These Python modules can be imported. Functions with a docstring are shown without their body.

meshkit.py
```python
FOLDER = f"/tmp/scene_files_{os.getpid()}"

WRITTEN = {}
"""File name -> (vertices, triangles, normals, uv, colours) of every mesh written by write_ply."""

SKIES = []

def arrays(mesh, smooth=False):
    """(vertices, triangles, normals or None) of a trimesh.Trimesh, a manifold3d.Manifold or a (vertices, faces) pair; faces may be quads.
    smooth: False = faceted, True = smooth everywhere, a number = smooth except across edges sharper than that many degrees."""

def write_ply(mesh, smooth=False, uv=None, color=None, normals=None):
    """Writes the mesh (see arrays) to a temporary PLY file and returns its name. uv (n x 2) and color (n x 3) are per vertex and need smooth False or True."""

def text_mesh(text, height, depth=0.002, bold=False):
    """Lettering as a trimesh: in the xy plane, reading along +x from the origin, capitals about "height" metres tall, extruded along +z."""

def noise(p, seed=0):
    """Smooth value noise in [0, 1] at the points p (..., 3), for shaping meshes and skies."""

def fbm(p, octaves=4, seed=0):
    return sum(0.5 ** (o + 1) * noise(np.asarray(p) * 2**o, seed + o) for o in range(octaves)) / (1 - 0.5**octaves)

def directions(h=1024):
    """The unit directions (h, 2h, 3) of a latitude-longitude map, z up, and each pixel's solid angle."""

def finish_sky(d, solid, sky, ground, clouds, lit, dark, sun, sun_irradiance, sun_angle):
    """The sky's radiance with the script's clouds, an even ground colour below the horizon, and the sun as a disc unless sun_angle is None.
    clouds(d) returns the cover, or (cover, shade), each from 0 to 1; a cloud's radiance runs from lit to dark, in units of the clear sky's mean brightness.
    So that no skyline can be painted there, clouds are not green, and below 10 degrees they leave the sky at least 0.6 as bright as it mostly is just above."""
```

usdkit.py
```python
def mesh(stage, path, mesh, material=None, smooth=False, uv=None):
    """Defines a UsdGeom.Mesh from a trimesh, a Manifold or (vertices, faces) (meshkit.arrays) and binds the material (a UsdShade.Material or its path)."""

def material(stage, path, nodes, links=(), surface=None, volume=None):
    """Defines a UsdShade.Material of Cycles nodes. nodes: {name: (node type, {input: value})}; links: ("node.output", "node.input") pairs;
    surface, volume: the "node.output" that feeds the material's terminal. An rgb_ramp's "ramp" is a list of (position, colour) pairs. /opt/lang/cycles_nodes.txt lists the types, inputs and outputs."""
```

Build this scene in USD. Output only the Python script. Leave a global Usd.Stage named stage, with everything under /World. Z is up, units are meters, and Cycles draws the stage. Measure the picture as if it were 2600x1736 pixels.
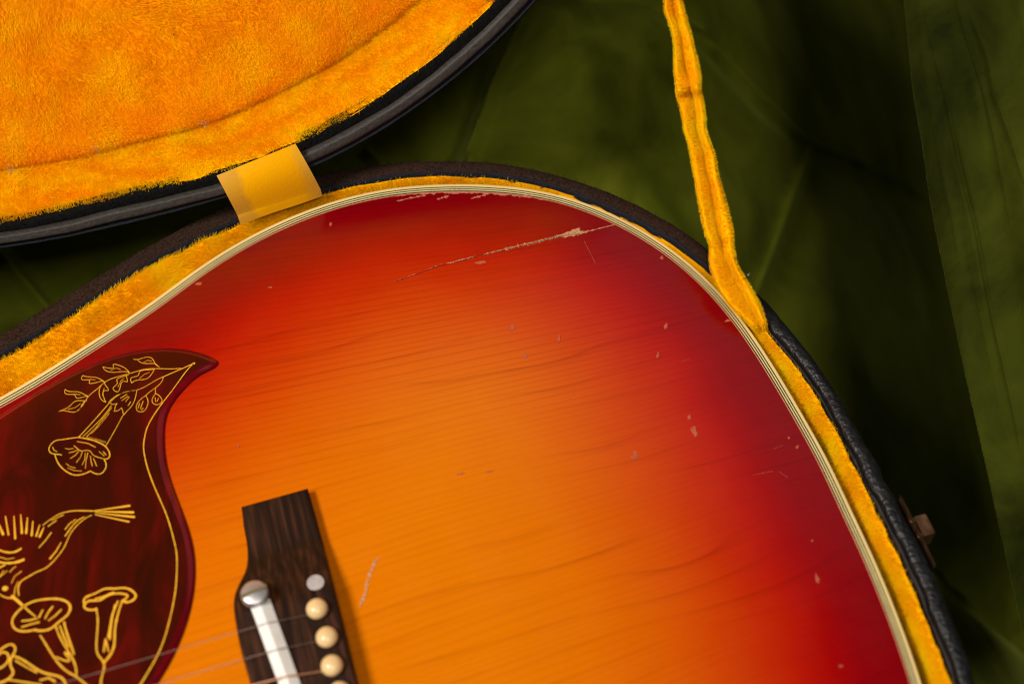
import math, random
import numpy as np
import trimesh, usdkit, meshkit
from pxr import Gf, Sdf, Usd, UsdGeom, UsdLux, UsdShade, Vt
from scipy.interpolate import splprep, splev
from scipy.spatial import Delaunay, cKDTree
from shapely.geometry import LineString, Polygon, Point
from shapely.ops import unary_union

rng = np.random.default_rng(7)
stage = Usd.Stage.CreateInMemory()
UsdGeom.Xform.Define(stage, '/World')
UsdGeom.Scope.Define(stage, '/World/Looks')

# ------------------------------------------------------------------ camera
ELEV, DIST, FPX, W0, H0 = math.radians(55), .579, 3654., 2600, 1736
CAM = np.array([0, -DIST * math.cos(ELEV), DIST * math.sin(ELEV)])
FW = np.array([0, math.cos(ELEV), -math.sin(ELEV)]); UP = np.array([0, math.sin(ELEV), math.cos(ELEV)]); RT = np.array([1., 0, 0])
cam = UsdGeom.Camera.Define(stage, '/World/camera')
m = Gf.Matrix4d(1); m.SetLookAt(Gf.Vec3d(*CAM), Gf.Vec3d(*(CAM + FW)), Gf.Vec3d(0, 0, 1))
cam.AddTransformOp().Set(m.GetInverse())
cam.CreateHorizontalApertureAttr(36.0)
cam.CreateFocalLengthAttr(36.0 * FPX / W0)
cam.CreateFStopAttr(6.0)
cam.CreateFocusDistanceAttr(.592)
cam.CreateClippingRangeAttr((0.01, 50.))
cam.CreateExposureAttr(0.22)

# ------------------------------------------------------------------ lamps
def rect_light(name, pos, target, w, h, intensity, color):
    l = UsdLux.RectLight.Define(stage, '/World/' + name)
    mm = Gf.Matrix4d(1); mm.SetLookAt(Gf.Vec3d(*pos), Gf.Vec3d(*target), Gf.Vec3d(0.01, 0.02, 1))
    l.AddTransformOp().Set(mm.GetInverse())
    l.CreateWidthAttr(w); l.CreateHeightAttr(h); l.CreateIntensityAttr(intensity); l.CreateColorAttr(Gf.Vec3f(*color))

rect_light('key_lamp', (-.92, -.50, 1.35), (0, .05, 0), .42, .42, 45., (1.0, .95, .86))
rect_light('front_lamp', (.16, -1.0, 1.65), (.0, .1, 0), .34, .34, 32., (1.0, .95, .87))
rect_light('top_lamp', (-.05, -.35, 1.9), (0, .05, 0), .8, .8, .5, (1.0, .96, .9))
rect_light('back_lamp', (.65, 1.5, 1.9), (.1, .05, 0), 2.0, 1.1, .20, (1., .94, .92))

# ------------------------------------------------------------------ helpers
def rays(p):
    p = np.atleast_2d(np.asarray(p, float))
    return FW + ((p[:, :1] - W0 / 2) / FPX) * RT - ((p[:, 1:2] - H0 / 2) / FPX) * UP
def onz(p, z):                       # measured points of the photograph -> points on the real horizontal plane at height z
    d = rays(p); return CAM + d * ((np.asarray(z) - CAM[2]) / d[:, 2])[:, None]
def onplane(p, q, n):
    d = rays(p); return CAM + d * (((q - CAM) @ n) / (d @ n))[:, None]
def atdepth(p, t):
    d = rays(p); return CAM + d * np.broadcast_to(np.asarray(t, float), (len(d),))[:, None]
def proj(P):
    v = P - CAM; t = v @ FW
    return np.stack([W0 / 2 + FPX * (v @ RT) / t, H0 / 2 - FPX * (v @ UP) / t], 1)
def spline(P, n, s=0.0, closed=False):
    P = np.asarray(P, float)
    tck, _ = splprep(P.T, s=s, per=closed, k=3)
    f = np.stack(splev(np.linspace(0, 1, n * 6), tck), 1)
    L = np.r_[0, np.cumsum(np.linalg.norm(np.diff(f, axis=0), axis=1))]
    q = np.linspace(0, L[-1], n, endpoint=not closed)
    return np.stack([np.interp(q, L, f[:, k]) for k in range(f.shape[1])], 1)
def norm(v): return v / np.maximum(np.linalg.norm(v, axis=-1, keepdims=True), 1e-12)
def grid_faces(r, c, close_c=False):
    i, j = np.meshgrid(np.arange(r - 1), np.arange(c if close_c else c - 1), indexing='ij')
    a = i * c + j; b = i * c + (j + 1) % c
    d = a + c; e = b + c
    return np.stack([a, b, e, d], -1).reshape(-1, 4)
def quad(v, f):
    f = np.asarray(f); return trimesh.Trimesh(v, np.vstack([f[:, [0, 1, 2]], f[:, [0, 2, 3]]]), process=False)
def sheet(rows, close_c=False):      # rows: list of (N,3) lines
    rows = [np.asarray(r) for r in rows]
    return quad(np.vstack(rows), grid_faces(len(rows), len(rows[0]), close_c))
def face_up(mesh, d=(0, 0, 1)):
    if (mesh.face_normals @ np.asarray(d)).sum() < 0: mesh.invert()
    return mesh

used = {}
def free(path):
    n = used.get(path, 0); used[path] = n + 1
    return path if n == 0 else f'{path}_{n:03d}'
def obj(name, mesh, mat, parent='/World', smooth=False, label=None, kind=None, primvar=None):
    path = free(f'{parent}/{name}')
    g = usdkit.mesh(stage, path, mesh, mat, smooth=smooth)
    if primvar is not None:
        for k, v in primvar.items():
            UsdGeom.PrimvarsAPI(g).CreatePrimvar(k, Sdf.ValueTypeNames.FloatArray, 'vertex').Set(Vt.FloatArray.FromNumpy(np.asarray(v, np.float32)))
    p = g.GetPrim()
    if label: p.SetCustomDataByKey('label', label)
    if kind: p.SetCustomDataByKey('kind', kind)
    return path
def thing(name, label, cat, group=None):
    path = free('/World/' + name)
    p = UsdGeom.Xform.Define(stage, path).GetPrim()
    tag(path, label, cat, group); return path
def tag(path, label, cat, group=None):
    p = stage.GetPrimAtPath(path)
    p.SetCustomDataByKey('label', label); p.SetCustomDataByKey('category', cat)
    if group: p.SetCustomDataByKey('group', group)

def fur(name, mesh, mat, parent, per_cm2, length, lean, width=.00022, spread=.45, label=None, seed=1, only=None, taper=.35):
    """A pile of short fibres standing on a cloth: one curve per fibre."""
    r = np.random.default_rng(seed)
    tri = mesh.triangles; area = mesh.area_faces
    c = tri.mean(1); px = proj(c)
    keep = (px[:, 0] > -140) & (px[:, 0] < W0 + 140) & (px[:, 1] > -140) & (px[:, 1] < H0 + 140)
    if only is not None: keep &= only(c)
    area = np.where(keep, area, 0); n = int(area.sum() * 1e4 * per_cm2)
    fi = r.choice(len(area), n, p=area / area.sum())
    a, b = r.random(n), r.random(n); fl = a + b > 1; a[fl], b[fl] = 1 - a[fl], 1 - b[fl]
    t = tri[fi]; P = t[:, 0] + a[:, None] * (t[:, 1] - t[:, 0]) + b[:, None] * (t[:, 2] - t[:, 0])
    N = mesh.face_normals[fi]
    tuft = np.stack([meshkit.fbm(P * 170, 3, seed=s) - .5 for s in (1, 2, 3)], 1) * 1.6
    big = np.stack([meshkit.fbm(P * 45, 2, seed=s) - .5 for s in (4, 5, 6)], 1) * 1.5
    d0 = norm(N + .35 * lean(P, N) + spread * r.normal(size=(n, 3)) * .5 + .25 * tuft)
    d1 = norm(d0 * .8 + lean(P, N) + .35 * tuft + .9 * big)
    L = length * (.65 + .6 * r.random(n))[:, None]
    pts = np.stack([P - N * .0002, P + d0 * L * .5, P + d0 * L * .5 + d1 * L * .5], 1).reshape(-1, 3)
    path = free(f'{parent}/{name}')
    cv = UsdGeom.BasisCurves.Define(stage, path)
    cv.CreateTypeAttr('linear')
    cv.CreatePointsAttr(Vt.Vec3fArray.FromNumpy(pts.astype(np.float32)))
    cv.CreateCurveVertexCountsAttr(Vt.IntArray.FromNumpy(np.full(n, 3, np.int32)))
    w = np.tile(np.array([1., .9, taper]) * width, (n, 1)) * (.7 + .6 * r.random(n))[:, None]
    cv.CreateWidthsAttr(Vt.FloatArray.FromNumpy(w.ravel().astype(np.float32))); cv.SetWidthsInterpolation('vertex')
    UsdShade.MaterialBindingAPI.Apply(cv.GetPrim()).Bind(mat)
    cv.GetPrim().SetCustomDataByKey('kind', 'stuff')
    if label: cv.GetPrim().SetCustomDataByKey('label', label)
    return n

# ------------------------------------------------------------------ materials
M = {}
def mat(name, nodes, links=(), surface='p.BSDF'):
    M[name] = usdkit.material(stage, '/World/Looks/' + name, nodes, links, surface=surface); return M[name]
def plain(name, color, rough=.5, bump=0, bscale=400, var=.0, **kw):
    n = {'g': ('geometry', {}), 'n': ('noise_texture', {'scale': bscale, 'detail': 4.}),
         'c': ('rgb_ramp', {'ramp': [(.3, tuple(x * (1 - var) for x in color)), (.7, tuple(min(1, x * (1 + var)) for x in color))]}),
         'p': ('principled_bsdf', {'roughness': rough, **kw})}
    l = [('g.position', 'n.vector'), ('n.fac', 'c.fac'), ('c.color', 'p.base_color')]
    if bump:
        n['b'] = ('bump', {'strength': 1.0, 'distance': bump}); l += [('n.fac', 'b.height'), ('b.normal', 'p.normal')]
    return mat(name, n, l)

# grain frame of the guitar: x' along the strings, y' across
GA = math.radians(14.0)
wood_nodes = {
    'g': ('geometry', {}),
    'map': ('mapping', {'mapping_type': 'point', 'rotation': (0, 0, -GA)}),
    'sep': ('separate_xyz', {}),
    # spread of the grain: angle grows towards the bridge
    'xy': ('math', {'math_type': 'multiply'}), 'xyc': ('math', {'math_type': 'multiply', 'value2': 1.1}),
    'nA': ('noise_texture', {'scale': 14., 'detail': 1.5}), 'nAm': ('mapping', {'scale': (.35, 1.2, 1.)}),
    # waviness grows where the figure is wild (near the centre seam)
    'wild': ('map_range', {'from_min': .01, 'from_max': -.09, 'to_min': .0012, 'to_max': .012, 'clamp': True}),
    'wam': ('math', {'math_type': 'multiply'}),
    'u0': ('math', {'math_type': 'add'}), 'u': ('math', {'math_type': 'add'}),
    # ring lines
    'uc': ('combine_xyz', {}), 'xs': ('math', {'math_type': 'multiply', 'value2': .02}),
    'n1': ('noise_texture', {'scale': 420., 'detail': 2., 'roughness': .55}),
    'r1': ('rgb_ramp', {'ramp': [(.0, (1, 1, 1)), (.50, (.0, 0, 0)), (.66, (.65, .65, .65)), (.8, (1, 1, 1))]}),
    'n2': ('math', {'math_type': 'fraction'}), 'w1': ('noise_texture', {'scale': 17., 'detail': 2.}), 'w2': ('math', {'math_type': 'multiply', 'value2': 92.}), 'w3': ('math', {'math_type': 'multiply_add', 'value2': 3.0}), 'wm': ('mapping', {'scale': (.33, 1., 1.)}), 'w4': ('noise_texture', {'scale': 34., 'detail': 2.}), 'w5': ('map_range', {'from_min': .42, 'from_max': .62, 'to_min': 0., 'to_max': .52, 'clamp': True}), 'w6': ('math', {'math_type': 'multiply'}),
    'r2': ('rgb_ramp', {'ramp': [(.0, (.25, .25, .25)), (.03, (0, 0, 0)), (.6, (0, 0, 0)), (.80, (.12, .12, .12)), (.93, (.55, .55, .55)), (.965, (1, 1, 1)), (1, (.25, .25, .25))]}),
    'per': ('math', {'math_type': 'multiply', 'value2': 370.}), 'pj': ('noise_texture', {'scale': 60., 'detail': 1.}),
    'per2': ('math', {'math_type': 'multiply_add', 'value2': 3.0}), 'fr': ('math', {'math_type': 'fraction'}),
    'r3': ('rgb_ramp', {'ramp': [(0, (0, 0, 0)), (.62, (.05, .05, .05)), (.84, (.9, .9, .9)), (.90, (1, 1, 1)), (.96, (.1, .1, .1)), (1, (0, 0, 0))]}),
    'l1': ('math', {'math_type': 'multiply', 'value2': .10}),
    'l2': ('math', {'math_type': 'multiply_add', 'value2': .75}),
    'pam': ('noise_texture', {'scale': 25., 'detail': 1.}), 'calm': ('map_range', {'from_min': .0, 'from_max': -.05, 'to_min': .50, 'to_max': .24, 'clamp': True}), 'l3a': ('math', {'math_type': 'multiply'}), 'l3m': ('math', {'math_type': 'multiply'}),
    'l3': ('math', {'math_type': 'add'}),
    'fine': ('noise_texture', {'scale': 1500., 'detail': 2.}), 'fm': ('mapping', {'scale': (.25, 1., 1.)}),
    'l4': ('math', {'math_type': 'multiply_add', 'value2': .16}),
    # the sunburst finish
    'at': ('attribute', {'attribute': 'burst'}), 'bn': ('noise_texture', {'scale': 22., 'detail': 3.}),
    'bm': ('math', {'math_type': 'multiply_add', 'value2': .10, 'value3': -.05}), 'ba': ('math', {'math_type': 'add'}),
    'col': ('rgb_ramp', {'ramp': [(0, (.205, .0004, .003)), (.10, (.245, .0005, .0025)), (.17, (.32, .0014, .0016)), (.25, (.42, .008, .0012)),
                                  (.34, (.48, .024, .0011)), (.45, (.545, .054, .0008)), (.58, (.605, .098, .0006)), (.75, (.66, .148, .0005)), (1, (.69, .180, .0005))]}),
    'dk': ('mix', {'mix_type': 'multiply', 'color2': (.50, .28, .25)}),
    'ht': ('math', {'math_type': 'multiply', 'value2': -1.0}),
    'b': ('bump', {'strength': .3, 'distance': .00004}),
    'rn': ('noise_texture', {'scale': 60., 'detail': 5.}), 'rm': ('map_range', {'from_min': .3, 'from_max': .75, 'to_min': .13, 'to_max': .25}),
    'p': ('principled_bsdf', {'specular_ior_level': .5, 'coat_weight': .0}),
}
wood_links = [('g.position', 'map.vector'), ('map.vector', 'sep.vector'), ('map.vector', 'nAm.vector'), ('nAm.vector', 'nA.vector'),
    ('sep.x', 'xy.value1'), ('sep.y', 'xy.value2'), ('xy.value', 'xyc.value1'),
    ('sep.y', 'wild.value'), ('wild.result', 'wam.value1'), ('nA.fac', 'wam.value2'),
    ('sep.y', 'u0.value1'), ('xyc.value', 'u0.value2'), ('u0.value', 'u.value1'), ('wam.value', 'u.value2'),
    ('sep.x', 'xs.value1'), ('xs.value', 'uc.x'), ('u.value', 'uc.y'),
    ('uc.vector', 'n1.vector'), ('n1.fac', 'r1.fac'), ('map.vector', 'wm.vector'), ('wm.vector', 'w1.vector'), ('wm.vector', 'w4.vector'), ('u.value', 'w2.value1'), ('w1.fac', 'w3.value1'), ('w2.value', 'w3.value3'), ('w3.value', 'n2.value1'), ('n2.value', 'r2.fac'), ('w4.fac', 'w5.value'), ('w5.result', 'w6.value2'), ('r2.color', 'w6.value1'),
    ('u.value', 'per.value1'), ('uc.vector', 'pj.vector'), ('pj.fac', 'per2.value1'), ('per.value', 'per2.value3'), ('per2.value', 'fr.value1'), ('fr.value', 'r3.fac'),
    ('r1.color', 'l1.value1'), ('w6.value', 'l2.value1'), ('l1.value', 'l2.value3'),
    ('map.vector', 'pam.vector'), ('pam.fac', 'l3a.value1'), ('sep.y', 'calm.value'), ('calm.result', 'l3a.value2'), ('l3a.value', 'l3m.value1'), ('r3.color', 'l3m.value2'), ('l3m.value', 'l3.value1'), ('l2.value', 'l3.value2'),
    ('map.vector', 'fm.vector'), ('fm.vector', 'fine.vector'), ('fine.fac', 'l4.value1'), ('l3.value', 'l4.value3'),
    ('g.position', 'bn.vector'), ('bn.fac', 'bm.value1'), ('at.fac', 'ba.value1'), ('bm.value', 'ba.value2'), ('ba.value', 'col.fac'),
    ('l4.value', 'dk.fac'), ('col.color', 'dk.color1'), ('dk.color', 'p.base_color'),
    ('l3.value', 'ht.value1'), ('ht.value', 'b.height'), ('b.normal', 'p.normal'),
    ('g.position', 'rn.vector'), ('rn.fac', 'rm.value'), ('rm.result', 'p.roughness')]
mat('sunburst_spruce', wood_nodes, wood_links)

plain('cream_plastic', (.78, .58, .23), .32, var=.06, bscale=60)
plain('cream_ply', (.74, .60, .27), .35, var=.08, bscale=150)
plain('black_ply', (.006, .006, .006), .6, specular_ior_level=.15)
plain('bare_wood_edge', (.62, .24, .10), .6, var=.2, bscale=900)
plain('raw_wood', (.50, .235, .11), .75, bump=.0002, bscale=2200, var=.5)
plain('pale_wear', (.50, .14, .08), .7, bump=.0001, bscale=2500, var=.5)
plain('scuff', (.42, .085, .035), .6, bscale=2500, var=.4)
plain('gold_paint', (.80, .40, .015), .42, var=.12, bscale=500, bump=.00003)
plain('side_wood', (.10, .012, .004), .3)

def tortoise(name, dark, light, rough):
    mat(name, {'g': ('geometry', {}), 'mp': ('mapping', {'scale': (1., .35, 1.), 'rotation': (0, 0, .5)}),
               'n': ('noise_texture', {'scale': 55., 'detail': 3., 'distortion': 1.6}),
               'c': ('rgb_ramp', {'ramp': [(.25, dark), (.5, tuple((a * 2 + b) / 3 for a, b in zip(dark, light))), (.72, light)]}),
               'n2': ('noise_texture', {'scale': 1400., 'detail': 2.}), 'b': ('bump', {'strength': .2, 'distance': .00002}),
               'p': ('principled_bsdf', {'roughness': rough, 'specular_ior_level': .5})},
        [('g.position', 'mp.vector'), ('mp.vector', 'n.vector'), ('n.fac', 'c.fac'), ('c.color', 'p.base_color'),
         ('g.position', 'n2.vector'), ('n2.fac', 'b.height'), ('b.normal', 'p.normal')])
tortoise('tortoise_plastic', (.026, .0045, .0012), (.10, .0045, .002), .12)
tortoise('tortoise_edge', (.07, .002, .004), (.22, .003, .006), .14)

mat('ebony', {'g': ('geometry', {}), 'mp': ('mapping', {'rotation': (0, 0, math.radians(72.8))}), 'mp2': ('mapping', {'scale': (.06, 1., 1.)}),
              'n': ('noise_texture', {'scale': 620., 'detail': 3.}),
              'c': ('rgb_ramp', {'ramp': [(.3, (.008, .003, .0016)), (.52, (.022, .008, .0035)), (.7, (.062, .021, .009))]}),
              'b': ('bump', {'strength': .5, 'distance': .0001}),
              'p': ('principled_bsdf', {'roughness': .42, 'specular_ior_level': .22})},
    [('g.position', 'mp.vector'), ('mp.vector', 'mp2.vector'), ('mp2.vector', 'n.vector'), ('n.fac', 'c.fac'), ('c.color', 'p.base_color'), ('n.fac', 'b.height'), ('b.normal', 'p.normal')])
plain('ivory', (.80, .52, .25), .25, var=.05, bscale=200, subsurface_weight=.15, subsurface_scale=.002)
plain('saddle_white', (.82, .78, .74), .35, var=.05, bscale=300)
plain('pearl', (.42, .37, .36), .25, var=.15, bscale=500)
plain('nickel', (.52, .50, .49), .38, metallic=.75, var=.08, bscale=700)
plain('slot_dirt', (.16, .11, .05), .6)
plain('plain_string', (.26, .20, .17), .35, metallic=.8)
plain('bronze_string', (.66, .34, .2), .35, metallic=.8)
plain('bronze_metal', (.30, .155, .08), .30, metallic=.9, var=.45, bscale=330, bump=.0002)

def plush(name, c0, c1, c2):
    mat(name, {'g': ('geometry', {}), 'n': ('noise_texture', {'scale': 60., 'detail': 4.}),
               'c': ('rgb_ramp', {'ramp': [(.32, c0), (.5, c1), (.68, c2)]}),
               'd': ('principled_bsdf', {'roughness': .55, 'sheen_weight': .12, 'sheen_roughness': .4, 'sheen_tint': (1, .6, .02), 'specular_ior_level': .08}),
               't': ('translucent_bsdf', {}), 'mx': ('mix_closure', {'fac': .3})},
        [('g.position', 'n.vector'), ('n.fac', 'c.fac'), ('c.color', 'd.base_color'), ('c.color', 't.color'), ('d.BSDF', 'mx.closure1'), ('t.BSDF', 'mx.closure2')], surface='mx.closure')
plush('plush_fibre', (.96, .49, .0005), (.97, .60, .0005), (.98, .74, .001))
plain('plush_cloth_gold', (.95, .44, .0005), .9, var=.10, bscale=90, bump=.0006, specular_ior_level=.05)
plush('plush_panel_fibre', (.96, .38, .0005), (.97, .47, .0005), (.98, .64, .001))
plain('plush_cloth', (.93, .36, .0005), .9, var=.10, bscale=90, bump=.0006, specular_ior_level=.05)
plain('tape_cloth', (.92, .43, .006), .34, var=.14, bscale=70, coat_weight=.12, coat_roughness=.2)

plain('felt_brown', (.030, .015, .010), .95, bump=.0004, bscale=900, var=.45, specular_ior_level=.06)
plain('felt_black', (.006, .006, .0055), .95, bump=.0005, bscale=900, var=.5, specular_ior_level=.06)
plain('trim_blueblack', (.010, .011, .016), .7, bump=.0004, bscale=1100, var=.5, specular_ior_level=.12)
plain('bead_grey', (.024, .018, .014), .62, bump=.0003, bscale=600, var=.3)
plain('tolex', (.007, .007, .0085), .42, bump=.0011, bscale=420, var=.3)
plain('gap_brown', (.02, .01, .006), .7)
plain('lint', (.42, .20, .10), .9)
plain('dark_speck', (.03, .02, .02), .9)
plain('white_speck', (.8, .8, .8), .9)

def velvet(name, dark, light, sheen, weave):
    mat(name, {'g': ('geometry', {}), 'n': ('noise_texture', {'scale': 16., 'detail': 5., 'roughness': .62, 'distortion': .6}),
               'c': ('rgb_ramp', {'ramp': [(.32, dark), (.52, tuple((a + b) / 2 for a, b in zip(dark, light))), (.70, light)]}),
               'n2': ('noise_texture', {'scale': 700., 'detail': 3.}), 'b': ('bump', {'strength': .6, 'distance': .0005}),
               'w': ('wave_texture', {'scale': 420., 'distortion': .6}), 'wv': ('mapping', {'rotation': (.4, .3, .6)}), 'ad': ('math', {'math_type': 'multiply_add', 'value2': weave}),
               'p': ('principled_bsdf', {'roughness': .85, 'specular_ior_level': .03, 'sheen_weight': sheen, 'sheen_roughness': .3, 'sheen_tint': (.42, .48, .08)})},
        [('g.position', 'n.vector'), ('n.fac', 'c.fac'), ('c.color', 'p.base_color'), ('g.position', 'n2.vector'), ('g.position', 'wv.vector'), ('wv.vector', 'w.vector'), ('w.fac', 'ad.value1'), ('n2.fac', 'ad.value3'), ('ad.value', 'b.height'), ('b.normal', 'p.normal')])
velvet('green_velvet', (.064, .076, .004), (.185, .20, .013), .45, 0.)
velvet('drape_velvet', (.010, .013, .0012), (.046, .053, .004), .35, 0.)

# ------------------------------------------------------------------ measured outlines (pixels of the photograph)
BIND = [(-320, 1150), (-150, 1084), (12.8, 1000), (127.7, 934.6), (255.4, 851.6), (383, 768), (511, 675), (602, 618), (704, 566), (806, 525), (908, 494.5), (1011, 476.6),
        (1100, 469.5), (1179, 467.6), (1264, 471), (1341, 480), (1418, 495), (1494, 519), (1550, 542), (1604, 570), (1660, 602), (1715, 641), (1772, 688), (1829, 745),
        (1887, 815), (1944, 897), (2002, 992), (2050, 1073), (2100, 1163), (2164, 1300), (2194.6, 1364), (2236, 1453), (2278, 1557), (2306, 1636), (2339, 1736), (2368, 1830), (2392, 1950)]
PLUSH = [(-320, 1062), (-150, 985), (0, 907.8), (127.7, 838.8), (255.4, 753.3), (383, 676), (485, 623), (560, 588), (609.8, 567), (720, 520), (819, 489.4), (908.7, 471.5), (1011, 454), (1100, 446.5),
         (1180, 446), (1264.8, 453), (1341, 465), (1417.8, 483.6), (1475, 504), (1532.6, 529), (1600, 560), (1657, 588), (1714.8, 624.6), (1772, 667.7), (1835, 722), (1890, 778), (1947, 838),
         (2002, 898), (2042, 946), (2072, 990), (2148, 1134), (2214, 1255), (2272, 1369), (2328, 1491), (2361, 1567), (2389, 1642), (2425, 1734), (2455, 1830), (2480, 1950)]
OUTER = [(-320, 1005), (-150, 928), (0, 846.5), (127.7, 769), (230, 710), (332, 649), (408.7, 604), (511, 549), (562, 525), (680, 480), (804, 443), (906.5, 424), (1042.8, 409), (1179, 407),
         (1281, 414), (1400, 438), (1470, 458), (1550, 487), (1612, 516), (1677, 550), (1729, 581), (1798, 629), (1862, 682), (1924, 739), (1977, 797), (2030, 858), (2077, 920), (2100, 950),
         (2148, 1032), (2208, 1135), (2268, 1243), (2327.6, 1361), (2387, 1482), (2447, 1630), (2477, 1731), (2506, 1830), (2532, 1950)]
ZR = .001
NB = 420
bind = spline(onz(BIND, 0.), NB, s=3e-7); bind[:, 2] = 0
plush_edge = spline(onz(PLUSH, ZR), NB, s=1e-6); plush_edge[:, 2] = ZR
outer = spline(onz(OUTER, ZR), NB, s=1e-6); outer[:, 2] = ZR
def inward(curve, d):                # offset of a horizontal curve towards the guitar
    t = norm(np.gradient(curve, axis=0)); nrm = np.stack([t[:, 1], -t[:, 0], 0 * t[:, 0]], 1)
    return curve + nrm * np.asarray(d).reshape(-1, 1)

# ================================================================== the guitar
G = thing('acoustic_guitar', 'cherry sunburst acoustic guitar with scratched top lying in the plush lined case', 'guitar')
TOTAL = np.interp(np.arange(NB), [0, NB * .45, NB * .6, NB], [.0047, .0046, .0042, .0040])
plies = [(0, .33, 'cream_plastic', 'binding'), (.33, .445, 'black_ply', 'black_ply'), (.445, .57, 'cream_ply', 'cream_ply'), (.57, .685, 'black_ply', 'black_ply'),
         (.685, .80, 'cream_ply', 'cream_ply'), (.80, .92, 'black_ply', 'black_ply'), (.92, 1.02, 'bare_wood_edge', 'edge_ply')]
for k, (a, b, mt, nm) in enumerate(plies):
    A = inward(bind, a * TOTAL); B = inward(bind, b * TOTAL - .00001)
    z = np.array([0, 0, .00012 if k < 6 else .00006])
    rows = [A + z, B + z] if k else [A + [0, 0, -.006], A + [0, 0, -.0004], inward(bind, .0001) + [0, 0, .00002], inward(bind, .0004) + z, B + z]
    obj(nm, face_up(sheet(rows)), M[mt], G, smooth=50)
edge_in = inward(bind, TOTAL * .99)
# closed outline of the visible half of the body
side_low = inward(bind, .004)
tail = np.array([[.10, -.30, 0], [-.10, -.33, 0], [-.34, -.22, 0]])
poly = Polygon(np.vstack([edge_in, tail])[:, :2]).buffer(0)
bd = LineString(edge_in[:, :2])
xs, ys = np.meshgrid(np.arange(-.34, .2, .0035), np.arange(-.33, .1, .0035)); pts = np.stack([xs.ravel(), ys.ravel()], 1)
kt = cKDTree(spline(edge_in, 2400)[:, :2])
import shapely
ins = shapely.contains_xy(poly, pts[:, 0], pts[:, 1]); pts = pts[ins]
pts = pts[kt.query(pts)[0] > .002]
V2 = np.vstack([edge_in[:, :2], tail[:, :2], pts])
tri = Delaunay(V2).simplices; cc = V2[tri].mean(1)
tri = tri[shapely.contains_xy(poly, cc[:, 0], cc[:, 1])]
dist = kt.query(V2)[0]
top = face_up(trimesh.Trimesh(np.c_[V2, np.zeros(len(V2))], tri, process=False))
obj('sounding_board', top, M['sunburst_spruce'], G, smooth=False, primvar={'burst': np.clip(dist / .140, 0, 1)}, label='cherry sunburst spruce top with crack and scuffs')
obj('side', sheet([bind + [0, 0, -.006], bind + [0, 0, -.105]]), M['side_wood'], G, smooth=40)

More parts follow.
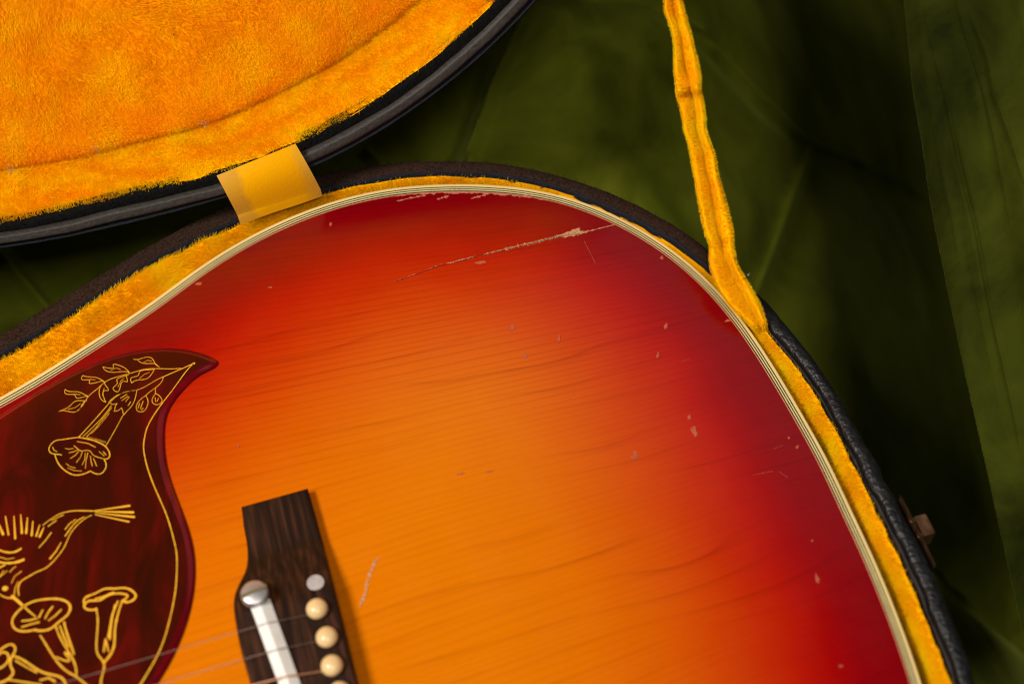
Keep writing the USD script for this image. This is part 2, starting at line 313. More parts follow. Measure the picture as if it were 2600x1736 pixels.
def flat(poly2, z, th=.0001):
    out = []
    for g in getattr(poly2, 'geoms', [poly2]):
        if g.is_empty or g.area < 1e-10: continue
        mm = trimesh.creation.extrude_polygon(g, th, engine='earcut'); mm.apply_translation([0, 0, z]); out.append(mm)
    return trimesh.util.concatenate(out)
def stroke(P, w0, w1=None, z=0., n=None, jag=0., seed=0):
    """A line of varying width through measured points, as a polygon on the plane z."""
    r = np.random.default_rng(seed)
    P = onz(P, z)[:, :2]
    if len(P) > 3:
        P = spline(np.c_[P, np.zeros(len(P))], n or max(12, len(P) * 5))[:, :2]
    elif n:
        t = np.linspace(0, 1, len(P)); q = np.linspace(0, 1, n); P = np.stack([np.interp(q, t, P[:, k]) for k in (0, 1)], 1)
    w = np.linspace(w0, w0 if w1 is None else w1, len(P))
    if jag: w = w * (1 + jag * r.normal(size=len(w))).clip(.15, 3)
    if jag > .3:
        tg = norm(np.gradient(P, axis=0)); nn = np.stack([-tg[:, 1], tg[:, 0]], 1)
        wa = w * np.abs(1 + .5 * r.normal(size=len(w))).clip(.1, 2.4) / 2; wb = w * np.abs(1 + .5 * r.normal(size=len(w))).clip(.1, 2.4) / 2
        return Polygon(np.vstack([P + nn * wa[:, None], (P - nn * wb[:, None])[::-1]])).buffer(0)
    parts = []
    for k in range(len(P) - 1):
        parts.append(unary_union([Point(P[k]).buffer(w[k] / 2, 4), Point(P[k + 1]).buffer(w[k + 1] / 2, 4)]).convex_hull)
    return unary_union(parts)

# ---- wear of the finish
def chip(cx, cy, rx, ry, seed, ang=0.):
    r = np.random.default_rng(seed); t = np.linspace(0, 2 * np.pi, 22, endpoint=False)
    rad = .55 + .75 * r.random(22)
    x = rx * rad * np.cos(t); y = ry * rad * np.sin(t); c, s = math.cos(ang), math.sin(ang)
    return Polygon(onz(np.stack([cx + x * c - y * s, cy + x * s + y * c], 1), 0)[:, :2]).buffer(0)
crack = [(1005, 714), (1035, 703), (1072, 690), (1099, 679), (1145, 668), (1196, 654), (1230, 646), (1284, 633), (1303, 628), (1341, 619), (1389, 608), (1433, 598), (1470, 594)]
cr = [stroke(crack[:5], .00006, .00040, 0, 90, .7, 1), stroke(crack[4:9], .00035, .00065, 0, 120, .8, 2), stroke(crack[8:], .0006, .0010, 0, 120, .7, 3), stroke([(1470, 594), (1504, 585), (1532, 578), (1560, 571)], .0006, .00025, 0, 60, .6, 4)]
gap = unary_union([stroke([(a, b), (a + 18, b - 5)], .0012, z=0) for a, b in ((1058, 694), (1208, 651), (1112, 676))])
obj('finish_crack', flat(unary_union(cr).difference(gap), .00008), M['raw_wood'], G, label='long pale crack in the red finish')
obj('finish_crack', flat(unary_union([stroke([(x, y + 1) for x, y in crack],   .00016, z=0, n=110, jag=.5, seed=9)]), .00022, .00006), M['gap_brown'], G)
obj('wood_chip', flat(unary_union([chip(1455, 594, 24, 8, 5, -.27), chip(1440, 597, 26, 4, 6, -.2), chip(1462, 588, 13, 7, 16, -.5)]), .00018), M['raw_wood'], G, label='bare wood chip along the crack')
# worn edge under the binding at the top
ei = spline(edge_in, 2400); pe = proj(ei); sel = np.where((pe[:, 0] > 985) & (pe[:, 0] < 1420) & (pe[:, 1] < 620))[0]
w = np.interp(pe[sel, 0], [985, 1040, 1150, 1260, 1330, 1420], [.0001, .0006, .0009, .0010, .0007, .0001])
jag = meshkit.fbm(np.c_[ei[sel, 0] * 520 + ei[sel, 1] * 300, sel * 0., sel * 0.], 4, 3)
inner = inward(ei[sel], w * np.clip(jag * 2.6 - .55, .04, 1.7))
wear = Polygon(np.vstack([ei[sel], inner[::-1]])[:, :2]).buffer(0)
obj('edge_wear', flat(wear, .00004), M['pale_wear'], G, label='finish worn off along the top edge')
for k, ln in enumerate([[(1008, 511), (1045, 503), (1080, 497)], [(1110, 507), (1140, 498)], [(1195, 505), (1232, 496)], [(1318, 502), (1350, 494)]]):
    obj('edge_scratch', flat(stroke(ln, .0005, .0008, 0, 24, .5, 20 + k), .00010), M['pale_wear'], G)
for k, (x, y, rx, ry, a) in enumerate([(505, 721, 11, 4, -.2), (686, 730, 6, 3, 0), (1301, 830, 6, 9, .4), (1332, 903, 9, 8, .2), (1691, 828, 5, 8, .3), (1750, 1058, 5, 8, 0), (1762, 1095, 8, 18, -.35),
                                       (1610, 1160, 13, 6, -.3), (1612, 1150, 6, 8, .2), (1670, 902, 4, 10, .1), (2074, 1468, 6, 14, -.3), (1850, 814, 12, 3.5, -.25), (1220, 667, 16, 5, -.15), (2024, 1135, 4, 6, .3), (2003, 1112, 3, 4, 0),
                                       (2062, 1372, 3, 3, 0), (2135, 1690, 6, 4, 0), (606, 1132, 3, 3, 0), (1450, 1000, 4, 3, 0), (840, 570, 4, 6, .2), (1680, 655, 5, 6, .3), (1170, 1203, 12, 2, -.2), (1243, 1197, 12, 2, -.2), (1420, 860, 3, 12, .2)]):
    obj('scuff', flat(chip(x, y, rx * .85, ry * .85, 30 + k, a), .00006 + .000004 * k), M['scuff'], G)
for k, ln in enumerate([[(961, 1416), (943, 1444), (932, 1482), (925, 1512), (913, 1541)], [(1730, 918), (1752, 913)], [(1966, 1139), (1988, 1131)], [(1912, 1206), (1962, 1196)], [(1483, 612), (1500, 645), (1512, 670)], [(1978, 1197), (2000, 1212)]]):
    obj('scratch', flat(stroke(ln, .0009 if k == 0 else .00014, .0006 if k == 0 else .00010, 0, 30, .5, 70 + k), .00007), M['raw_wood' if k == 0 else 'scuff'], G)

# ---- pickguard
ZP = .0019
PG = [(-100, 1122), (0, 1052), (84, 1000), (153, 960), (230, 924), (306, 898), (383, 884), (434, 882), (485, 889), (524, 900), (545, 910), (555, 919), (549, 929), (522, 943), (493, 963), (465, 989), (442, 1018), (427.5, 1044), (419, 1075),
      (417.5, 1104), (419, 1139), (425, 1182), (436, 1225), (455, 1275), (478.5, 1337), (492, 1391), (496, 1446), (492, 1494), (478.5, 1566), (458, 1627), (434, 1678), (398, 1736), (345, 1806), (270, 1870)]
pgc = spline(onz(PG, .0008), 300, s=2e-7)[:, :2]
pgp = Polygon(np.vstack([pgc, onz([(150, 1930), (-150, 1980), (-420, 1600)], .0008)[:, :2]])).buffer(0)
rows = []
def ring_layers(poly, prof):
    """Rounded edge: the outline offset inwards step by step, and a cap."""
    rings = []
    base = np.array(shapely.segmentize(poly, .0012).exterior.coords)[:-1]
    if not poly.exterior.is_ccw: base = base[::-1]
    t = norm(np.roll(base, -1, 0) - np.roll(base, 1, 0)); nn = np.stack([-t[:, 1], t[:, 0]], 1)
    for off, z in prof: rings.append(np.c_[base + nn * off, np.full(len(base), z)])
    return rings
prof = [(0, .00004), (.00012, .0006), (.0005, .0010), (.0011, .00135), (.0019, .00165), (.0027, .00182)]
rg = ring_layers(pgp, prof)
P = obj('pickguard', trimesh.util.concatenate([flat(Polygon(rg[-1][:, :2]).buffer(0), .0000, .0019)]), M['tortoise_plastic'], G, smooth=False, label='dark red tortoiseshell pickguard engraved with gold flowers and a bird')
bev = sheet([np.vstack([r, r[:1]]) for r in rg]); 
obj('bevelled_edge', face_up(bev), M['tortoise_edge'], P, smooth=60)

ZE = ZP + .00002
def z1(L): return [(x / 3.1357, 800 + y / 3.1357) for x, y in L]
def z2(L): return [(x / 3.2267, 1250 + y / 3.2267) for x, y in L]
def engraving(name, lines, label=None):
    shp = unary_union([stroke(l, a * .48, b * .54, ZE, seed=i, jag=.10) for i, (l, a, b) in enumerate(lines)])
    return obj(name, flat(shp, ZE, .00008), M['gold_paint'], P, label=label)
t, u_ = .00046, .00062
border = z1([(1540, 385), (1480, 450), (1400, 560), (1300, 690), (1210, 820), (1170, 900), (1150, 980), (1143, 1050), (1150, 1110), (1165, 1180), (1200, 1290), (1240, 1390), (1280, 1480), (1306, 1540)]) + \
    z2([(1390, 260), (1425, 390), (1447, 500), (1450, 600), (1442, 760), (1417, 920), (1380, 1080), (1330, 1240), (1270, 1370), (1200, 1490), (1130, 1600), (1000, 1740)])
engraving('border_line', [(border, .00072, .0009), (z1([(1536, 386), (1545, 384)]), .0016, .0016)], 'long gold border line of the pickguard')
engraving('stem', [(z1([(1540, 385), (1440, 430), (1290, 495)]), .00085, .0006), (z1([(1290, 495), (1180, 555), (1090, 595), (1000, 610), (930, 645), (870, 700)]), t, t),
                   (z1([(1440, 422), (1240, 425), (1150, 432), (1040, 462), (920, 495), (840, 530), (770, 590), (710, 640), (670, 700), (640, 740), (605, 768)]), .0006, t)])
leaves = [([(1065, 350), (1100, 352), (1150, 338), (1200, 338), (1230, 375), (1268, 410)], [(1095, 352), (1130, 380), (1190, 385), (1225, 385), (1255, 405)], [(1145, 375), (1175, 360), (1210, 365)]),
          ([(820, 412), (860, 420), (905, 415), (900, 395), (950, 400), (1000, 425), (1030, 455)], [(820, 412), (850, 445), (900, 455), (960, 450), (1040, 465)], [(880, 440), (925, 420), (960, 432)]),
          ([(1235, 425), (1180, 435), (1110, 455), (1100, 480), (1075, 490), (1050, 540)], [(1235, 425), (1210, 465), (1170, 505), (1110, 515), (1050, 540)], [(1110, 505), (1150, 470), (1190, 455)]),
          ([(1030, 465), (1010, 500), (1012, 530), (985, 525), (960, 560), (930, 610)], [(1025, 468), (960, 495), (930, 515), (935, 540), (920, 560), (930, 610)], [(940, 570), (965, 520), (985, 505)]),
          ([(660, 480), (700, 490), (760, 495), (800, 510), (830, 530)], [(660, 480), (680, 515), (715, 520), (710, 535), (770, 535), (830, 530)], [(715, 510), (760, 515)]),
          ([(838, 535), (850, 570), (862, 598), (835, 600), (825, 650), (842, 692)], [(830, 540), (795, 580), (790, 620), (800, 660), (842, 692)], [(815, 640), (830, 580)]),
          ([(520, 590), (560, 608), (620, 610), (670, 630), (705, 645)], [(520, 590), (545, 630), (600, 640), (605, 655), (650, 655), (700, 648)], [(590, 625), (640, 635)]),
          ([(472, 765), (520, 745), (570, 710), (590, 690), (640, 680), (690, 680)], [(472, 765), (540, 765), (605, 768), (640, 740), (660, 700), (690, 680)], [(540, 750), (600, 735), (640, 705)])]
for a, b, c in leaves: engraving('leaf', [(z1(a), t, t), (z1(b), t, t), (z1(c), t * .75, t * .7)])
engraving('calyx', [(z1(l), t, t) for l in ([(865, 695), (930, 640), (1000, 612), (1090, 595)], [(1090, 595), (1080, 650), (1050, 720), (1010, 765), (985, 795)], [(985, 795), (975, 755), (968, 738)], [(968, 738), (940, 760), (910, 765)], [(910, 765), (920, 720), (932, 703)], [(932, 703), (900, 710), (865, 695)],
                    [(960, 660), (1010, 630)], [(970, 680), (1020, 645)], [(1000, 690), (1030, 650)], [(1020, 720), (1040, 690)])])
engraving('bud', [(z1(l), t, t) for l in ([(1300, 495), (1280, 540), (1235, 580), (1160, 640)], [(1160, 640), (1110, 680), (1085, 730), (1100, 765), (1135, 768), (1170, 730), (1178, 680), (1160, 640)], [(1112, 700), (1100, 740)], [(1140, 685), (1118, 745)], [(1125, 755), (1140, 740)])])
engraving('bud', [(z1(l), t, t) for l in ([(1238, 580), (1238, 625)], [(1240, 625), (1215, 660), (1215, 695), (1245, 712), (1285, 695), (1280, 655), (1240, 625)], [(1235, 655), (1240, 688)], [(1252, 685), (1262, 660)])])
engraving('trumpet_flower', [(z1(l), a, a) for l, a in (([(865, 705), (800, 780), (720, 870), (625, 972)], u_), ([(885, 720), (800, 830), (720, 910), (660, 965)], t), ([(890, 735), (760, 900), (690, 965)], t), ([(870, 780), (800, 870), (730, 942)], t * .7),
    ([(980, 795), (940, 870), (890, 960), (840, 1045)], t), ([(625, 972), (560, 980), (490, 990), (440, 1000), (405, 1030), (390, 1070), (405, 1095), (440, 1105), (490, 1112)], .0007), ([(625, 972), (700, 985), (780, 1010), (840, 1045), (870, 1090), (870, 1130), (845, 1145)], .0008),
    ([(845, 1145), (815, 1140), (780, 1130), (740, 1110), (715, 1080), (690, 1075), (650, 1080), (620, 1065), (590, 1040)], t * 1.1), ([(437, 1105), (450, 1150), (480, 1200), (540, 1250), (600, 1272), (660, 1265), (720, 1240)], .0008),
    ([(720, 1240), (760, 1260), (800, 1262), (835, 1230), (845, 1190), (830, 1150)], .0007), ([(520, 1060), (550, 1066), (585, 1060)], t), ([(550, 1095), (590, 1085), (620, 1070)], t), ([(560, 1140), (600, 1115), (625, 1085)], t), ([(610, 1170), (640, 1130), (655, 1090)], t), ([(655, 1190), (675, 1150), (680, 1095)], t),
    ([(680, 1220), (685, 1160), (700, 1095)], t), ([(720, 1120), (725, 1160), (735, 1200)], t), ([(745, 1140), (770, 1200)], t), ([(525, 1180), (560, 1205), (600, 1215)], t * .8), ([(540, 1215), (590, 1235), (650, 1240)], t * .7), ([(615, 1005), (700, 1020), (760, 1050)], t), ([(420, 1050), (430, 1075), (455, 1085)], t),
    ([(790, 1085), (830, 1120)], t), ([(822, 1085), (845, 1112)], t))] + [(z1([(690 + 12 * k, 962 + 3.2 * k), (696 + 12.4 * k, 978 + 3.5 * k)]), .00022, .0002) for k in range(13)], 'gold trumpet flower drawn on the pickguard')
engraving('bird', [(z2(l), a, b) for l, a, b in (([(765, 150), (1060, 108)], .0005, .0016), ([(775, 153), (1090, 162)], .0005, .0016), ([(780, 165), (1098, 200)], .0005, .0017), ([(780, 180), (1055, 238)], .0005, .0016),
    ([(350, 268), (420, 215), (490, 175), (560, 155), (640, 148), (765, 150)], .0006, .0009), ([(395, 275), (430, 250), (462, 228)], .0009, .0007), ([(420, 228), (520, 183)], .0005, .0005), ([(750, 185), (680, 225), (620, 280), (570, 350), (530, 440), (490, 500), (430, 570), (370, 620), (300, 650), (230, 690), (170, 730), (150, 780), (155, 840)], .0007, .0009),
    ([(535, 300), (570, 255), (620, 220)], .0010, .0007), ([(535, 355), (580, 290), (630, 235), (690, 200)], .0010, .0006), ([(410, 540), (460, 480), (500, 410)], .0014, .0007), ([(320, 450), (370, 395), (420, 328)], .0007, .0007),
    ([(-8, 260), (25, 340)], .0010, .0016), ([(45, 195), (70, 345)], .0007, .0016), ([(115, 195), (125, 375)], .0007, .0015), ([(170, 180), (180, 330)], .0008, .0017), ([(225, 205), (215, 330)], .0007, .0015), ([(270, 235), (260, 350)], .0007, .0014), ([(325, 265), (297, 355)], .0007, .0014), ([(360, 285), (325, 360)], .0007, .0015),
    ([(-40, 455), (0, 472), (90, 490), (170, 460)], .0011, .0015), ([(-40, 560), (0, 570), (100, 575), (190, 550)], .0012, .0018), ([(-30, 520), (60, 545), (115, 535)], .0006, .0006), ([(0, 612), (40, 592)], .0014, .0010), ([(80, 650), (105, 622), (130, 605)], .0006, .0006), ([(0, 690), (60, 640)], .0006, .0005),
    ([(95, 740), (120, 685), (175, 645)], .0008, .0006), ([(38, 783), (45, 785)], .0032, .0032), ([(-30, 815), (0, 835), (40, 855), (95, 862)], .0006, .0009), ([(100, 850), (160, 900), (220, 955), (290, 1012)], .0024, .0008), ([(115, 840), (125, 780), (150, 730)], .0006, .0006), ([(-40, 740), (-10, 700), (30, 640)], .0006, .0006))], 'gold bird drawn on the pickguard')
a_, b_ = .0011, .0014
engraving('flower', [(z2(l), a, a) for l, a in (([(290, 1120), (200, 1135), (120, 1110), (100, 1050), (140, 980), (250, 900), (400, 870), (520, 880), (575, 930), (560, 990), (480, 1060), (420, 1110), (330, 1130), (280, 1122)], b_), ([(180, 1050), (240, 1045), (300, 1030)], a_), ([(180, 1100), (260, 1075), (320, 1060)], a_), ([(320, 1020), (350, 960)], a_), ([(370, 1030), (395, 980), (430, 935)], a_), ([(400, 1045), (450, 1010), (500, 960)], a_),
    ([(460, 1100), (490, 1180), (560, 1300), (600, 1370), (625, 1490)], a_), ([(525, 1060), (545, 1140), (575, 1230), (605, 1320)], b_), ([(490, 1090), (520, 1170), (560, 1260)], b_), ([(330, 1170), (430, 1330), (500, 1420), (620, 1500)], a_), ([(460, 1345), (560, 1350), (530, 1310), (575, 1330)], a_), ([(620, 1500), (660, 1535), (720, 1580), (800, 1660)], a_))])
engraving('flower', [(z2(l), a, a) for l, a in (([(690, 910), (700, 860), (780, 825), (850, 790), (940, 785), (1020, 780), (1090, 810), (1112, 850), (1070, 890), (1010, 880)], b_), ([(1010, 880), (1045, 845), (960, 825), (880, 845), (800, 885), (720, 890), (690, 930), (740, 960), (790, 950)], b_), ([(790, 960), (800, 1100), (790, 1250), (805, 1330), (850, 1390), (842, 1480), (840, 1600)], a_),
    ([(1000, 890), (965, 1000), (940, 1150), (930, 1270), (895, 1340), (850, 1390)], b_), ([(965, 890), (920, 1000), (890, 1180)], b_), ([(940, 920), (915, 1060), (900, 1200)], a_), ([(850, 1300), (865, 1200), (890, 1300)], a_), ([(780, 870), (850, 850), (930, 815)], a_))])
engraving('flower', [(z2(l), a, a) for l, a in (([(-30, 1310), (40, 1260), (100, 1243), (125, 1275), (100, 1340), (88, 1420), (108, 1470), (60, 1530), (-30, 1555)], b_), ([(-20, 1340), (50, 1310), (72, 1345), (50, 1400), (-20, 1440)], b_), ([(120, 1340), (250, 1410), (380, 1480), (470, 1500), (540, 1580)], b_), ([(130, 1375), (220, 1430), (300, 1470)], a_), ([(60, 1530), (200, 1550), (340, 1575)], a_), ([(330, 1535), (400, 1515), (450, 1545)], b_))])

# ---- bridge
BR = [(611, 1281), (780, 1234), (800, 1305), (821, 1381), (841, 1460), (862, 1542), (883, 1625), (903, 1709), (925, 1795), (950, 1890), (800, 1960), (700, 1960), (675, 1880), (654, 1800), (636.7, 1736), (612.8, 1651), (598, 1570), (594.5, 1530), (597, 1510), (606, 1483), (621, 1449), (627, 1405), (625, 1375), (619.6, 1345), (615, 1310)]
brp = onz(BR, .0055)[:, :2]
c_top = spline(np.c_[np.vstack([brp[13:], ]), np.zeros(len(brp) - 13)], 60)[:, :2]
brpoly = Polygon(np.vstack([brp[:1], brp[1:13], c_top])).buffer(0)
axis = norm(np.array([math.cos(math.radians(-72.8)), math.sin(math.radians(-72.8))]))
org = brp[:2].mean(0)
def bridge_z(q):
    s = (q - org) @ axis
    return .0045 + .0040 * np.clip((s - .022) / .022, 0, 1) ** 1.0 * (1) 
base = shapely.segmentize(brpoly, .0015)
rg = ring_layers(base, [(0, 0), (.0, .5), (.0, .85), (.0005, .97), (.0011, 1.0)])
for r_ in rg: r_[:, 2] = r_[:, 2] * bridge_z(r_[:, :2])
inner_poly = Polygon(rg[-1][:, :2]).buffer(0)
bx0, by0, bx1, by1 = inner_poly.bounds
gx, gy = np.meshgrid(np.arange(bx0, bx1, .002), np.arange(by0, by1, .002)); gp = np.stack([gx.ravel(), gy.ravel()], 1)
gp = gp[shapely.contains_xy(inner_poly.buffer(-.0008), gp[:, 0], gp[:, 1])]
V2 = np.vstack([rg[-1][:, :2], gp]); tr = Delaunay(V2).simplices; cc = V2[tr].mean(1); tr = tr[shapely.contains_xy(inner_poly, cc[:, 0], cc[:, 1])]
cap = face_up(trimesh.Trimesh(np.c_[V2, bridge_z(V2)], tr, process=False))
wall = sheet([np.vstack([r_, r_[:1]]) for r_ in rg])
if (wall.face_normals[:, :2] * (wall.triangles_center[:, :2] - brpoly.centroid.coords[0])).sum() < 0: wall.invert()
BRP = obj('bridge', trimesh.util.concatenate([cap, wall]), M['ebony'], G, smooth=50, label='dark rosewood bridge with white saddle and ivory pins')

def lathe(profile, n=36):
    pr = np.asarray(profile, float); a = np.linspace(0, 2 * np.pi, n, endpoint=False)
    v = np.concatenate([np.stack([r * np.cos(a), r * np.sin(a), np.full(n, z)], 1) for r, z in pr])
    return face_out(quad(v, grid_faces(len(pr), n, True)))
def face_out(mesh):
    c = mesh.vertices.mean(0)
    if ((mesh.triangles_center - c) * mesh.face_normals).sum() < 0: mesh.invert()
    return mesh
ZB = .0085
R = .00385
for k, p in enumerate([(804, 1541), (829, 1613), (842, 1685), (862, 1753)]):
    c = onz([p], .0112)[0]
    pin = lathe([(.0021, .006), (.0022, ZB + .0002), (R * .92, ZB + .0006), (R, ZB + .0014), (R * .97, ZB + .0023), (R * .85, ZB + .0032), (R * .62, ZB + .0040), (R * .32, ZB + .0044), (1e-5, ZB + .00455)])
    pin.apply_translation([c[0], c[1], 0]); pn = obj('bridge_pin', pin, M['ivory'], BRP, smooth=60)
    dot = lathe([(.0009, ZB + .0043), (.0008, ZB + .0046), (1e-5, ZB + .00465)], 16); dot.apply_translation([c[0], c[1], 0])
c = onz([(801, 1477)], ZB)[0]
dt = lathe([(.0031, ZB - .002), (.0031, ZB + .0001), (.0029, ZB + .0003), (1e-5, ZB + .00045)]); dt.apply_translation([c[0], c[1], -.0004]); obj('pearl_dot', dt, M['pearl'], BRP, smooth=50, label='flat grey pearl dot on the bridge')
# saddle: ridged bar
SL = onz([(632, 1530), (612 + 60, 1640), (705, 1736), (760, 1880)], ZB + .002); SR = onz([(684.6, 1516), (727, 1632), (763, 1736), (816, 1880)], ZB + .002)
q = np.linspace(0, 1, 12)
la, lb = SL[0] + (SL[-1] - SL[0]) * q[:, None], SR[0] + (SR[-1] - SR[0]) * q[:, None]
prof = [(0, -.004), (0, .0016), (.06, .0021), (.30, .0030), (.48, .0034), (.56, .0031), (.92, .0016), (1, .0011), (1, -.004)]
sad = sheet([np.c_[(la + (lb - la) * s)[:, :2], np.full(12, ZB + z)] for s, z in prof])
obj('saddle', face_up(sad), M['saddle_white'], BRP, smooth=25, label='white adjustable saddle')
cs = onz([(645, 1502)], ZB + .0055)[0]; RS = .0049
sc = lathe([(RS * .9, ZB - .001), (RS, ZB + .0006), (RS, ZB + .0022), (RS * .95, ZB + .0029), (RS * .85, ZB + .0034), (RS * .4, ZB + .0038), (1e-5, ZB + .0039)], 48); sc.apply_translation([cs[0], cs[1], .0022])
SC = obj('adjusting_screw', sc, M['nickel'], BRP, smooth=40)
sa = onz([(619, 1509), (671, 1487)], ZB + .004); d2 = norm(sa[1] - sa[0]); 
slot = trimesh.creation.box([.0094, .0012, .0006]); slot.apply_transform(trimesh.transformations.rotation_matrix(math.atan2(d2[1], d2[0]), [0, 0, 1])); slot.apply_translation([cs[0], cs[1], ZB + .0062])
obj('screw_slot', slot, M['slot_dirt'], SC)

# ---- strings
def tube(P, r, n=8):
    P = np.asarray(P, float); t = norm(np.gradient(P, axis=0)); a = norm(np.cross(t, [0, 0, 1.])); b = np.cross(t, a)
    th = np.linspace(0, 2 * np.pi, n, endpoint=False)
    v = np.concatenate([P[k] + r * (np.cos(th)[:, None] * a[k] + np.sin(th)[:, None] * b[k]) for k in range(len(P))])
    return face_out(quad(v, grid_faces(len(P), n, True)))
zs = ZB + .0036
for pts_, r_, mt in ((((786, 1559), (678, 1581), (164, 1731)), .00013, 'plain_string'), (((806, 1627), (702, 1648), (400, 1736)), .00016, 'plain_string'), (((818, 1703), (725, 1717), (640, 1738)), .00033, 'bronze_string')):
    a = onz([pts_[0]], ZB + .0008)[0]; b = onz([pts_[1]], zs)[0]; c = onz([pts_[2]], zs + .0005)[0]
    far = b + (c - b) / np.linalg.norm(c - b) * .22
    ln = np.vstack([a + (a - b) * .02, a + (b - a) * np.linspace(0, 1, 6)[:, None], b + (far - b) * np.linspace(.02, 1, 12)[:, None]])
    obj('string', tube(ln, r_), M[mt], G, smooth=True)

# ================================================================== the case
K = thing('guitar_case', 'open black guitar case with golden yellow plush lining, lid held up by a plush strap', 'guitar case')
# plush lining of the lower half: roll at the edge, then down to the side of the guitar
kt2 = cKDTree(spline(bind, 2400)); fb = spline(bind, 2400)
near = fb[kt2.query(np.c_[plush_edge[:, :2], np.zeros(NB)])[1]]
gapv = near - plush_edge; gapv[:, 2] = 0; gw = np.linalg.norm(gapv, axis=1, keepdims=True)
xpix = proj(plush_edge)[:, 0:1]
deep = 1 / (1 + np.exp(-(xpix - 1985) / 45.))               # the right side wall is steeper, the left one a padded slope
rows = []
for s in np.linspace(0, 1, 26):
    h = s ** 1.25
    zl = ZR - .0006 + .0010 * math.sin(min(.5, s * 1.6) * math.pi) - .009 * s ** 1.5
    zr = ZR - .0003 - .0065 * min(1, s / .34) ** 1.8 - .050 * max(0, s - .30) ** 1.1
    wide = np.clip((gw - .004) / .006, 0, 1)
    zl = zl - .002 * s * (1 - wide)
    zr = zr - .055 * np.clip((s - .30) * 3.0, 0, 1) ** 1.3
    h = h * (1 - deep) + (s ** .9) * deep
    p = plush_edge + gapv * h - norm(gapv) * .0012 * s + norm(gapv) * .0013 * deep * (1 - s)
    p[:, 2:3] = zl * (1 - deep) + zr * deep
    rows.append(p)
rows += [rows[-1] + [0, 0, -.03], rows[-1] + [0, 0, -.07]]
lin = face_up(sheet(rows)); lin.vertices += np.stack([meshkit.fbm(lin.vertices * 90, 3, s) - .5 for s in (11, 12, 13)], 1) * np.tile(.0010 + .0022 * np.clip((gw - .004) / .006, 0, 1), (len(rows), 1))
_v = lin.vertices.copy(); _d = kt2.query(np.c_[_v[:, :2], np.zeros(len(_v))])[0]; _v[:, 2] = np.where(_d < .0012, np.minimum(_v[:, 2], np.where(_d < .0005, -.0012, .0002)), _v[:, 2])
lin = trimesh.Trimesh(_v, lin.faces, process=False); face_up(lin)
LIN = obj('plush_lining', lin, M['plush_cloth_gold'], K, smooth=True, label='golden plush lining round the guitar')
def lean_in(P, N): return norm(np.c_[-P[:, :2] * .0, np.zeros(len(P))]) + norm(near[cKDTree(plush_edge).query(P)[1]] - P) * .12
nf = fur('plush_pile', lin, M['plush_fibre'], LIN, 900, .0022, lean_in, width=.00013, seed=2, only=lambda c: (c[:, 2] > -.016) & ((kt2.query(np.c_[c[:, :2], np.zeros(len(c))])[0] > .0016) | (c[:, 2] < -.0045)))

# rim: trim bead, felt on the hinge side, pebbled cover on the strap side, outer wall
def across(A, B, prof, lo=0., hi=1., n=np.array([0, 0, 1.])):
    i0, i1 = int(lo * NB), int(hi * NB)
    # pair each point of A with the nearest point of B so that the strip runs square across
    return face_up(sheet([(A + (B - A) * t_ + n * z)[i0:i1] for t_, z in prof]))
fo = spline(outer, 2400); pair = fo[cKDTree(fo).query(plush_edge)[1]]
split = np.argmin(np.abs(proj(plush_edge)[:, 0] - 1860)) / NB
wob = .0005 * (meshkit.fbm(plush_edge * 120, 2, 5) - .5)[:, None]
def wobble(mesh, amp, sc, seed):
    return trimesh.Trimesh(mesh.vertices + np.stack([meshkit.fbm(mesh.vertices * sc, 3, s + seed) - .5 for s in (0, 1, 2)], 1) * amp, mesh.faces, process=False)
tr = across(plush_edge, pair, [(.0, -.0012), (.015, .0004), (.04, .0012), (.09, .0018), (.14, .0016), (.18, .0008), (.20, .0002)], 0, split)
obj('rim_trim', wobble(tr, .0014, 160, 3), M['trim_blueblack'], K, smooth=True, label='blue black edge trim inside the rim')
obj('rim_felt', wobble(across(plush_edge, pair, [(.17, .0002), (.22, .0010), (.6, .0010), (.9, .0), (.97, -.0006), (1, -.002)], 0, split), .0008, 90, 8), M['felt_brown'], K, smooth=True, label='brown black felt rim on the hinge side')
obj('rim_gap', across(plush_edge, pair, [(.01, -.008), (.03, -.0025), (.22, -.002)], split, 1), M['gap_brown'], K, smooth=True, label='dark groove between lining and cover')
obj('rim_cover', wobble(across(plush_edge, pair, [(.14, -.006), (.16, -.001), (.20, .0004), (.30, .0012), (.55, .0014), (.8, .0008), (.93, -.0006), (1, -.003)], split, 1), .0012, 110, 9), M['tolex'], K, smooth=True, label='black pebbled cover of the rim')
obj('outer_wall', sheet([outer + [0, 0, -.002], inward(outer, -.001) + [0, 0, -.012], inward(outer, -.001) + [0, 0, -.114]]), M['tolex'], K, smooth=40)
fur('felt_fuzz', across(plush_edge, pair, [(.2, .001), (.95, .0005)], 0, split), M['felt_black'], K, 60, .0010, lambda P, N: np.zeros_like(P), width=.00012, seed=5)

